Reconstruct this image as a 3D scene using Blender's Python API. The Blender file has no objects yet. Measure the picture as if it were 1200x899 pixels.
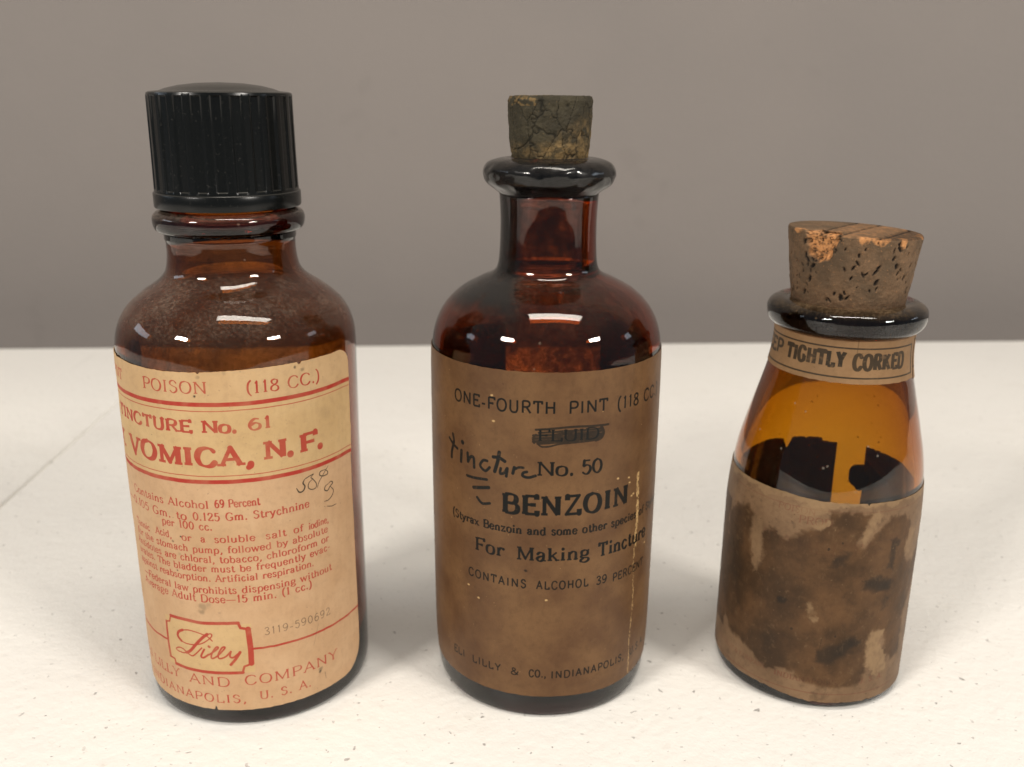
import bpy, bmesh, math, random
import numpy as np
from math import radians, sin, cos, pi, hypot, exp
from mathutils import Vector, noise

random.seed(7)
S = bpy.context.scene
COL = S.collection

# ------------------------------------------------------------------ camera
cam_d = bpy.data.cameras.new('camera')
cam = bpy.data.objects.new('camera', cam_d); COL.objects.link(cam)
S.camera = cam
cam_d.sensor_width = 36.0
cam_d.lens = 36.0 * 1089.0 / 1200.0
cam_d.clip_start = 0.01
cam_d.clip_end = 20.0
TH = radians(17.1); RO = radians(0.35)
cam.location = (0, 0, 0.137)
from mathutils import Matrix
cam.rotation_euler = (Matrix.Rotation(radians(90) - TH, 3, 'X') @ Matrix.Rotation(RO, 3, 'Z')).to_euler()
cam_d.dof.use_dof = True
cam_d.dof.focus_distance = 0.185
cam_d.dof.aperture_fstop = 22.0

# ------------------------------------------------------------------ world, lamps, exposure
W = bpy.data.worlds.new('World'); S.world = W; W.use_nodes = True
W.node_tree.nodes['Background'].inputs[0].default_value = (0.80, 0.90, 1.0, 1)
W.node_tree.nodes['Background'].inputs[1].default_value = 0.19

def lamp(name, loc, target, sx, sy, power, color):
    d = bpy.data.lights.new(name, 'AREA'); d.shape = 'RECTANGLE'
    d.size = sx; d.size_y = sy; d.energy = power; d.color = color
    o = bpy.data.objects.new(name, d); COL.objects.link(o)
    o.location = loc
    o.rotation_euler = (Vector(target) - Vector(loc)).to_track_quat('-Z', 'Y').to_euler()
    return o
# one ceiling fixture, two side lamps added for shadows, daylight of two windows
lamp('ceiling_and_added_light', (0.14, -0.03, 1.32), (0.14, -0.02, 0), 0.84, 0.20, 9.4, (1.0, 0.925, 0.82))  # ceiling fixture overhead
lamp('ceiling_and_added_light', (-1.75, -1.55, 1.55), (0.0, 0.25, 0.0), 0.62, 0.30, 58.0, (1.0, 0.94, 0.865))  # added left side lamp, no real fixture: casts shadows between the bottles
lamp('ceiling_and_added_light', (2.05, -1.45, 1.55), (0.0, 0.25, 0.0), 0.62, 0.30, 60.0, (1.0, 0.94, 0.865))  # added right side lamp, likewise only there for the bottle shadows
lamp('window_light', (-1.6, 0.42, 0.62), (0, 0.25, 0.05), 1.0, 0.20, 2.0, (0.78, 0.88, 1.0))
lamp('window_light', (1.7, 0.45, 0.62), (0, 0.25, 0.05), 0.7, 0.20, 1.2, (0.78, 0.88, 1.0))

S.view_settings.view_transform = 'Standard'
S.view_settings.look = 'None'
S.view_settings.exposure = 0.0
S.view_settings.gamma = 1.0
S.view_settings.use_curve_mapping = False
S.render.engine = 'CYCLES'
cy = S.cycles
cy.max_bounces = 24; cy.transmission_bounces = 20; cy.glossy_bounces = 10; cy.diffuse_bounces = 5
cy.transparent_max_bounces = 16; cy.volume_bounces = 0
cy.sample_clamp_indirect = 3.0
cy.blur_glossy = 0.6
cy.use_denoising = True
cy.caustics_reflective = True; cy.caustics_refractive = True

# ------------------------------------------------------------------ helpers
def empty(name, loc, rz=0.0):
    o = bpy.data.objects.new(name, None); COL.objects.link(o)
    o.location = loc; o.rotation_euler = (0, 0, rz); o.empty_display_size = 0.01
    return o

def tag(o, label=None, cat=None, group=None, kind=None):
    for k, v in (('label', label), ('category', cat), ('group', group), ('kind', kind)):
        if v: o[k] = v
    return o

def mesh_obj(name, verts, faces, mat, parent=None, smooth=True, uvs=None, attrs=None, sharp=None):
    me = bpy.data.meshes.new(name)
    me.from_pydata([tuple(v) for v in verts], [], faces)
    if smooth: me.polygons.foreach_set('use_smooth', [True] * len(me.polygons))
    if uvs is not None:
        l = me.uv_layers.new(name='UVMap')
        for lp in me.loops: l.data[lp.index].uv = uvs[lp.vertex_index]
    for an, vals in (attrs or {}).items():
        a = me.attributes.new(an, 'FLOAT', 'POINT'); a.data.foreach_set('value', vals)
    me.update()
    if sharp is not None: me.set_sharp_from_angle(angle=sharp)
    me.materials.append(mat)
    o = bpy.data.objects.new(name, me); COL.objects.link(o)
    if parent: o.parent = parent
    return o

def smooth_profile(pts, n=6, closed=False):
    """Catmull-Rom through (r, z) points; a point given as (r, z, 1) is a corner."""
    out = []
    m = len(pts)
    for i in range(m if closed else m - 1):
        p1 = pts[i]; p2 = pts[(i + 1) % m]
        p0 = pts[(i - 1) % m] if (closed or i > 0) else p1
        p3 = pts[(i + 2) % m] if (closed or i + 2 < m) else p2
        if len(p1) > 2: p0 = p1
        if len(p2) > 2: p3 = p2
        for k in range(n):
            t = k / n
            v = []
            for c in (0, 1):
                a, b, cc, d = p0[c], p1[c], p2[c], p3[c]
                v.append(0.5 * (2 * b + (cc - a) * t + (2 * a - 5 * b + 4 * cc - d) * t * t + (3 * b - a - 3 * cc + d) * t ** 3))
            out.append(tuple(v))
    if not closed: out.append(tuple(pts[-1][:2]))
    return out

def lathe(name, prof, mat, parent, seg=144, closed=True, lean=lambda z: 0.0, dr=None, smooth=True, sharp=None):
    """revolve a closed (r, z) profile in mm; points with r == 0 become poles"""
    verts = []; rows = []
    for i, (r, z) in enumerate(prof):
        if r <= 1e-6:
            rows.append([len(verts)] * seg); verts.append((lean(z) * 1e-3, 0, z * 1e-3))
        else:
            row = []
            for j in range(seg):
                a = 2 * pi * j / seg
                rr = r + (dr(a, z, r) if dr else 0)
                row.append(len(verts))
                verts.append(((rr * sin(a) + lean(z)) * 1e-3, -rr * cos(a) * 1e-3, z * 1e-3))
            rows.append(row)
    faces = []
    m = len(rows)
    for i in range(m if closed else m - 1):
        A, B = rows[i], rows[(i + 1) % m]
        for j in range(seg):
            k = (j + 1) % seg
            f = []
            for v in (A[j], A[k], B[k], B[j]):
                if v not in f: f.append(v)
            if len(f) > 2: faces.append(f)
    return mesh_obj(name, verts, faces, mat, parent, smooth, sharp=sharp)

# --- node helper
class NT:
    def __init__(self, name):
        self.m = bpy.data.materials.new(name); self.m.use_nodes = True
        self.t = self.m.node_tree; self.t.nodes.clear()
        self.out = self.t.nodes.new('ShaderNodeOutputMaterial')
    def n(self, typ, ins=None, **props):
        nd = self.t.nodes.new('ShaderNode' + typ)
        for k, v in props.items(): setattr(nd, k, v)
        for k, v in (ins or {}).items():
            if hasattr(v, 'is_linked') or hasattr(v, 'links'): self.t.links.new(v, nd.inputs[k])
            else: nd.inputs[k].default_value = v
        return nd
    def link(self, a, b): self.t.links.new(a, b)
    def math(self, op, a, b=None, clamp=False):
        nd = self.t.nodes.new('ShaderNodeMath'); nd.operation = op; nd.use_clamp = clamp
        for i, v in enumerate((a, b)):
            if v is None: continue
            if isinstance(v, (int, float)): nd.inputs[i].default_value = v
            else: self.t.links.new(v, nd.inputs[i])
        return nd.outputs[0]
    def mix(self, f, a, b, blend='MIX'):
        nd = self.t.nodes.new('ShaderNodeMix'); nd.data_type = 'RGBA'; nd.blend_type = blend
        for i, v in ((0, f), (6, a), (7, b)):
            if isinstance(v, (int, float)): nd.inputs[i].default_value = v
            elif isinstance(v, tuple): nd.inputs[i].default_value = v if len(v) == 4 else v + (1,)
            else: self.t.links.new(v, nd.inputs[i])
        return nd.outputs[2]
    def ramp(self, v, lo, hi, a=0.0, b=1.0, smooth=True):
        nd = self.t.nodes.new('ShaderNodeMapRange'); nd.interpolation_type = 'SMOOTHSTEP' if smooth else 'LINEAR'
        self.t.links.new(v, nd.inputs[0])
        for i, x in enumerate((lo, hi, a, b)): nd.inputs[i + 1].default_value = x
        return nd.outputs[0]
    def noise(self, vec, scale, detail=4, rough=0.55, w=0):
        nd = self.n('TexNoise', {'Vector': vec, 'Scale': scale, 'Detail': detail, 'Roughness': rough})
        return nd.outputs['Fac']
    def obj(self, off=(0, 0, 0), scale=(1, 1, 1)):
        tc = self.n('TexCoord')
        mp = self.n('Mapping', {'Vector': tc.outputs['Object'], 'Location': off, 'Scale': scale})
        return mp.outputs[0]

# ------------------------------------------------------------------ lettering: a small stroke font and a rasteriser
# cap height 100, x-height 66; "~" marks a smooth stroke; after "|" the stroke ends that carry a serif
GL = {
'A':(76,'6,0 38,100 70,0;19,36 57,36|6,0 70,0'),'B':(70,'14,0 14,100;~14,100 44,100 58,88 58,64 44,53 14,53;~14,53 46,53 64,40 64,14 46,0 14,0|14,0 14,100'),
'C':(76,'~68,80 56,97 38,101 18,88 8,50 18,12 38,-1 56,4 69,22'),'D':(80,'14,0 14,100;~14,100 44,100 64,86 73,50 64,14 44,0 14,0|14,0 14,100'),
'E':(66,'14,0 14,100;14,98 60,98 60,80;14,52 46,52;46,62 46,42;14,2 62,2 62,22|14,0 14,100'),'F':(62,'14,0 14,100;14,98 59,98 59,78;14,50 44,50;44,60 44,40|14,0 14,100'),
'G':(80,'~68,80 56,97 38,101 18,88 8,50 18,12 38,-1 54,3 66,12;66,4 66,42;46,41 72,41'),'H':(80,'14,0 14,100;66,0 66,100;14,51 66,51|14,0 14,100 66,0 66,100'),
'I':(34,'17,0 17,100|17,0 17,100'),'K':(76,'14,0 14,100;64,100 16,44;32,60 68,0|14,0 14,100 64,100 68,0'),
'L':(64,'14,0 14,100;14,2 58,2 58,26|14,0 14,100'),'M':(96,'14,0 14,100;14,100 48,10 82,100;82,100 82,0|14,0 14,100 82,0 82,100'),
'N':(82,'14,0 14,100;14,100 68,2;68,0 68,100|14,0 14,100 68,100'),'O':(82,'~41,101 18,88 8,50 18,12 41,-1 64,12 74,50 64,88 41,101'),
'P':(66,'14,0 14,100;~14,100 44,100 60,88 60,62 44,48 14,48|14,0 14,100'),'R':(74,'14,0 14,100;~14,100 44,100 60,88 60,64 44,51 14,51;38,52 68,0|14,0 14,100 68,0'),
'S':(62,'~53,80 42,98 28,101 14,90 13,70 30,55 50,43 52,18 38,1 24,-1 9,18'),'T':(72,'36,0 36,100;8,76 8,98 64,98 64,76|36,0'),
'U':(78,'~14,100 14,60 14,26 24,4 40,-1 56,4 64,26 64,60 64,100|14,100 64,100'),'V':(76,'6,100 38,0 70,100|6,100 70,100'),
'X':(74,'8,100 66,0;66,100 8,0|8,100 66,0 66,100 8,0'),'Y':(72,'6,100 36,46 66,100;36,48 36,0|6,100 66,100 36,0'),'Z':(68,'12,76 12,98 60,98 8,2 62,2 62,26'),
'a':(56,'~10,52 20,65 34,65 42,54 42,30 42,8 54,2;~42,38 22,34 8,18 18,0 32,2 42,16'),'b':(60,'12,0 12,100;~12,52 30,66 46,60 54,33 46,4 30,-1 12,12|12,100'),
'c':(52,'~45,52 34,65 20,62 8,34 18,3 32,-1 46,14'),'d':(62,'48,0 48,100;~48,54 32,66 16,60 7,33 16,4 32,-1 48,14|48,100 48,0'),
'e':(54,'~9,36 47,38 40,62 26,67 12,56 7,32 16,4 32,-1 46,14'),'f':(38,'~44,92 34,101 22,92 18,60 18,0;4,64 36,64|18,0'),
'g':(58,'~28,67 12,58 12,34 28,24 44,34 44,58 28,67;~14,28 8,16 26,8 46,4 50,-14 30,-28 8,-20 8,-6 22,6;44,60 54,66'),'h':(62,'12,0 12,100;~12,46 28,64 42,62 48,46 48,0|12,0 12,100 48,0'),
'i':(30,'15,0 15,65;15,88 15,90|15,0'),'j':(28,'~16,65 16,0 10,-22 0,-26;16,88 16,90'),'k':(60,'12,0 12,100;48,66 14,28;26,40 52,0|12,0 12,100 52,0'),
'l':(30,'15,0 15,100|15,0 15,100'),'m':(92,'12,0 12,65;~12,46 26,64 38,62 44,46 44,0;~44,46 58,64 70,62 76,46 76,0|12,0 44,0 76,0'),
'n':(62,'12,0 12,65;~12,46 28,64 42,62 48,46 48,0|12,0 48,0'),'o':(58,'~29,67 12,58 7,33 12,8 29,-1 46,8 51,33 46,58 29,67'),
'p':(60,'12,-28 12,65;~12,52 30,66 46,60 54,33 46,4 30,-1 12,12|12,-28'),'q':(62,'48,-28 48,65;~48,54 32,66 16,60 7,33 16,4 32,-1 48,14|48,-28'),
'r':(44,'12,0 12,65;~12,42 24,62 38,62 40,56|12,0'),'s':(46,'~38,54 28,66 16,66 9,54 16,40 32,30 38,14 28,0 16,0 7,14'),
't':(38,'~18,90 18,30 20,6 28,-1 38,8;4,64 34,64'),'u':(62,'~12,64 12,30 14,8 26,-1 40,4 48,22;48,65 48,0|48,0'),
'v':(56,'6,65 28,0 50,65|6,65 50,65'),'w':(82,'6,65 24,0 41,60 58,0 76,65|6,65 76,65'),'x':(56,'7,65 49,0;49,65 7,0|7,65 49,0'),
'y':(56,'6,65 28,2;~50,65 28,0 18,-22 6,-26|6,65 50,65'),'z':(52,'10,50 10,63 44,63 8,2 44,2 44,16'),
'0':(62,'~31,101 14,84 8,50 14,16 31,-1 48,16 54,50 48,84 31,101'),'1':(44,'14,84 24,100 24,0|24,0'),
'2':(58,'~10,76 18,98 36,100 48,84 44,60 8,4;8,3 52,3 52,18'),'3':(58,'~10,86 24,101 42,96 46,74 26,55 48,40 48,14 30,-1 8,12'),
'4':(60,'44,0 44,100;42,98 6,30;6,28 56,28|44,0'),
'5':(58,'48,97 16,97 13,56;~13,56 30,64 46,54 50,28 38,2 22,-1 8,14'),'6':(60,'~48,92 30,96 14,70 8,34 18,2 34,-1 50,14 50,44 32,60 12,40'),
'8':(60,'~30,101 14,90 16,68 30,54 48,38 50,12 30,-1 10,12 12,38 30,54 44,68 46,90 30,101'),'9':(60,'~12,8 30,4 46,30 52,66 42,98 26,101 10,86 10,56 28,40 48,60'),
'.':(28,'14,4 14,7'),',':(28,'~14,6 18,4 16,-10 10,-18'),'-':(40,'6,34 34,34'),'_':(96,'2,36 94,36'),'(':(36,'~30,112 16,88 11,46 16,6 30,-20'),')':(36,'~6,112 20,88 25,46 20,6 6,-20'),
'&':(84,'~76,54 60,10 36,-2 12,10 16,40 46,66 46,92 30,100 20,84 34,50 76,0'),'=':(50,'6,46 44,46;6,24 44,24'),' ':(40,''),
}
def _pts(s): return [tuple(map(float, p.split(','))) for p in s.split()]
def spline(p, n=5):
    if len(p) < 3: return p
    q = smooth_profile(p, n)
    return q

class Raster:
    """float coverage layers over a label, coordinates in mm (s to the right, h up)"""
    def __init__(self, s0, s1, h0, h1, ppm, layers=3):
        self.s0, self.h0, self.ppm = s0, h0, ppm
        self.w = int((s1 - s0) * ppm); self.h = int((h1 - h0) * ppm)
        self.L = [np.zeros((self.h, self.w), np.float32) for _ in range(layers)]
        self.rng = np.random.RandomState(3)
    def seg(self, k, a, b, wa, wb, ca=True, cb=True, val=1.0):
        P = self.ppm
        ax, ay = (a[0] - self.s0) * P, (a[1] - self.h0) * P
        bx, by = (b[0] - self.s0) * P, (b[1] - self.h0) * P
        wa, wb = wa * P / 2, wb * P / 2
        m = max(wa, wb) + 2
        x0 = max(int(min(ax, bx) - m), 0); x1 = min(int(max(ax, bx) + m) + 1, self.w)
        y0 = max(int(min(ay, by) - m), 0); y1 = min(int(max(ay, by) + m) + 1, self.h)
        if x1 <= x0 or y1 <= y0: return
        X = np.arange(x0, x1, dtype=np.float32)[None, :] + .5 - ax; Y = np.arange(y0, y1, dtype=np.float32)[:, None] + .5 - ay
        dx, dy = bx - ax, by - ay; L2 = dx * dx + dy * dy + 1e-6; Ln = L2 ** .5
        t = (X * dx + Y * dy) / L2; tc = np.clip(t, 0, 1)
        d = np.sqrt((X - tc * dx) ** 2 + (Y - tc * dy) ** 2) - (wa + (wb - wa) * tc)
        if not ca: d = np.maximum(d, -t * Ln)
        if not cb: d = np.maximum(d, (t - 1) * Ln)
        c = np.clip(.5 - d, 0, 1) * val
        V = self.L[k][y0:y1, x0:x1]; np.maximum(V, c, out=V)
    def path(self, k, pts, w, smooth=True, val=1.0, taper=False):
        if smooth: pts = spline(pts, 6)
        n = len(pts) - 1
        for i in range(n):
            wa = wb = w
            if taper:
                f = lambda u: 0.45 + 0.55 * min(1, 5 * min(u, 1 - u) + .1)
                wa, wb = w * f(i / n), w * f((i + 1) / n)
            self.seg(k, pts[i], pts[i + 1], wa, wb, val=val)
    def hline(self, k, h, s0, s1, w, val=1.0, wob=0.04):
        n = 24; p = [(s0 + (s1 - s0) * i / n, h + self.rng.uniform(-wob, wob)) for i in range(n + 1)]
        for i in range(n): self.seg(k, p[i], p[i + 1], w, w, val=val)
    def text(self, k, txt, s0, s1, h, cap, thick=.16, thin=.05, serif=.13, track=0., val=1.0, jit=.012):
        adv = [GL[c][0] + track for c in txt]
        tot = sum(adv) - track
        sx = (s1 - s0) / tot; sy = cap / 100.
        T, t_, x = thick * cap, thin * cap, s0
        for c, a in zip(txt, adv):
            spec = GL[c][1].split('|')
            jx, jy = self.rng.uniform(-jit, jit) * cap, self.rng.uniform(-jit, jit) * cap
            v = val * self.rng.uniform(.88, 1.0)
            for st in spec[0].split(';'):
                if not st: continue
                sm = st[0] == '~'; p = _pts(st[1:] if sm else st)
                if sm: p = spline(p, 5)
                q = [(x + jx + u * sx, h + jy + w * sy) for u, w in p]
                if len(q) == 2 and hypot(q[1][0] - q[0][0], q[1][1] - q[0][1]) < .06 * cap:
                    self.seg(k, q[0], q[1], max(T * 1.05, .1 * cap), max(T * 1.05, .1 * cap), val=v); continue
                W_ = []
                for i in range(len(q) - 1):
                    dx, dy = q[i + 1][0] - q[i][0], q[i + 1][1] - q[i][1]; l = hypot(dx, dy) + 1e-9
                    f = abs(dx / l * .30 + dy / l * .954) if serif else 1.0
                    if serif and not sm and dy * dx > 0 and abs(dx) > .15 * abs(dy): f *= .45      # upstrokes are thin
                    if serif and c in 'MN' and abs(dx) < 1e-6 and i == 0 and q[0][0] < x + 20 * sx: f *= .6
                    W_.append(t_ + (T - t_) * f ** 1.3)
                for i in range(len(q) - 1):
                    wa = W_[i] if not sm else (W_[i] + W_[max(i - 1, 0)]) / 2
                    wb = W_[i] if not sm else (W_[i] + W_[min(i + 1, len(W_) - 1)]) / 2
                    self.seg(k, q[i], q[i + 1], wa, wb, ca=(i > 0), cb=(i < len(q) - 2), val=v)
            if serif and len(spec) > 1:
                for u, w in _pts(spec[1]):
                    hw = serif * cap + T * .28
                    yy = h + jy + w * sy + (t_ * .5 if w < 40 and w != -28 else -t_ * .5 if w > 50 else 0)
                    if w == 65 or w in (66,): yy = h + jy + w * sy - t_ * .3
                    one = c in 'bdhklmnpru' and w > 50
                    self.seg(k, (x + jx + u * sx - hw, yy), (x + jx + u * sx + (T * .3 if one else hw), yy), t_ * 1.15, t_ * 1.15, False, False, val=v)
            x += a * sx
    def poly(self, k, pts, val=1.0, soft=.25, warp=.5, wsc=1.2, seed=0, op=np.maximum):
        P = self.ppm
        xs = [p[0] for p in pts]; ys = [p[1] for p in pts]
        x0 = max(int((min(xs) - self.s0 - 2) * P), 0); x1 = min(int((max(xs) - self.s0 + 2) * P), self.w)
        y0 = max(int((min(ys) - self.h0 - 2) * P), 0); y1 = min(int((max(ys) - self.h0 + 2) * P), self.h)
        if x1 <= x0 or y1 <= y0: return
        X, Y = np.meshgrid(np.arange(x0, x1) / P + self.s0, np.arange(y0, y1) / P + self.h0)
        X = X + warp * (vnoise(X, Y, wsc, seed) - .5) * 2 + warp * .4 * (vnoise(X, Y, wsc * .3, seed + 5) - .5) * 2
        Y = Y + warp * (vnoise(X + 31, Y, wsc, seed + 1) - .5) * 2
        ins = np.zeros(X.shape, bool); D = np.full(X.shape, 1e9)
        n = len(pts)
        for i in range(n):
            a, b = pts[i], pts[(i + 1) % n]
            c = (a[1] > Y) != (b[1] > Y)
            xi = (b[0] - a[0]) * (Y - a[1]) / ((b[1] - a[1]) or 1e-9) + a[0]
            ins ^= c & (X < xi)
            dx, dy = b[0] - a[0], b[1] - a[1]; l2 = dx * dx + dy * dy + 1e-9
            t = np.clip(((X - a[0]) * dx + (Y - a[1]) * dy) / l2, 0, 1)
            D = np.minimum(D, np.hypot(X - a[0] - t * dx, Y - a[1] - t * dy))
        sd = np.where(ins, D, -D)
        c = np.clip(.5 + sd / (2 * soft), 0, 1); c = c * c * (3 - 2 * c) * val
        V = self.L[k][y0:y1, x0:x1]; V[...] = op(V, c)
    def blob(self, k, s, h, rx, ry, val, soft=.6, seed=0):
        n = 14
        self.poly(k, [(s + rx * cos(2 * pi * i / n), h + ry * sin(2 * pi * i / n)) for i in range(n)], val, soft * min(rx, ry), .35 * min(rx, ry), max(.4, min(rx, ry)), seed)
    def image(self, name):
        im = bpy.data.images.new(name, self.w, self.h, alpha=False, float_buffer=False)
        im.colorspace_settings.name = 'Non-Color'
        a = np.ones((self.h, self.w, 4), np.float32)
        for i, l in enumerate(self.L[:3]): a[..., i] = l
        im.pixels.foreach_set(a.ravel()); im.update(); im.pack()
        return im

_G = {}
def vnoise(X, Y, sc, seed):
    g = _G.get(seed)
    if g is None: g = _G[seed] = np.random.RandomState(100 + seed).rand(256, 256)
    x = X / sc + 64; y = Y / sc + 64
    xi = np.floor(x).astype(int); yi = np.floor(y).astype(int); fx = x - xi; fy = y - yi
    fx = fx * fx * (3 - 2 * fx); fy = fy * fy * (3 - 2 * fy)
    xi &= 255; yi &= 255; x2 = (xi + 1) & 255; y2 = (yi + 1) & 255
    return (g[yi, xi] * (1 - fx) + g[yi, x2] * fx) * (1 - fy) + (g[y2, xi] * (1 - fx) + g[y2, x2] * fx) * fy
def fbm(r, sc, seed, octs=4):
    X, Y = np.meshgrid(np.arange(r.w) / r.ppm, np.arange(r.h) / r.ppm)
    o = 0; a = 1.; t = 0
    for i in range(octs): o = o + a * vnoise(X, Y, sc / 2 ** i, seed + i * 3); t += a; a *= .55
    return o / t
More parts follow.
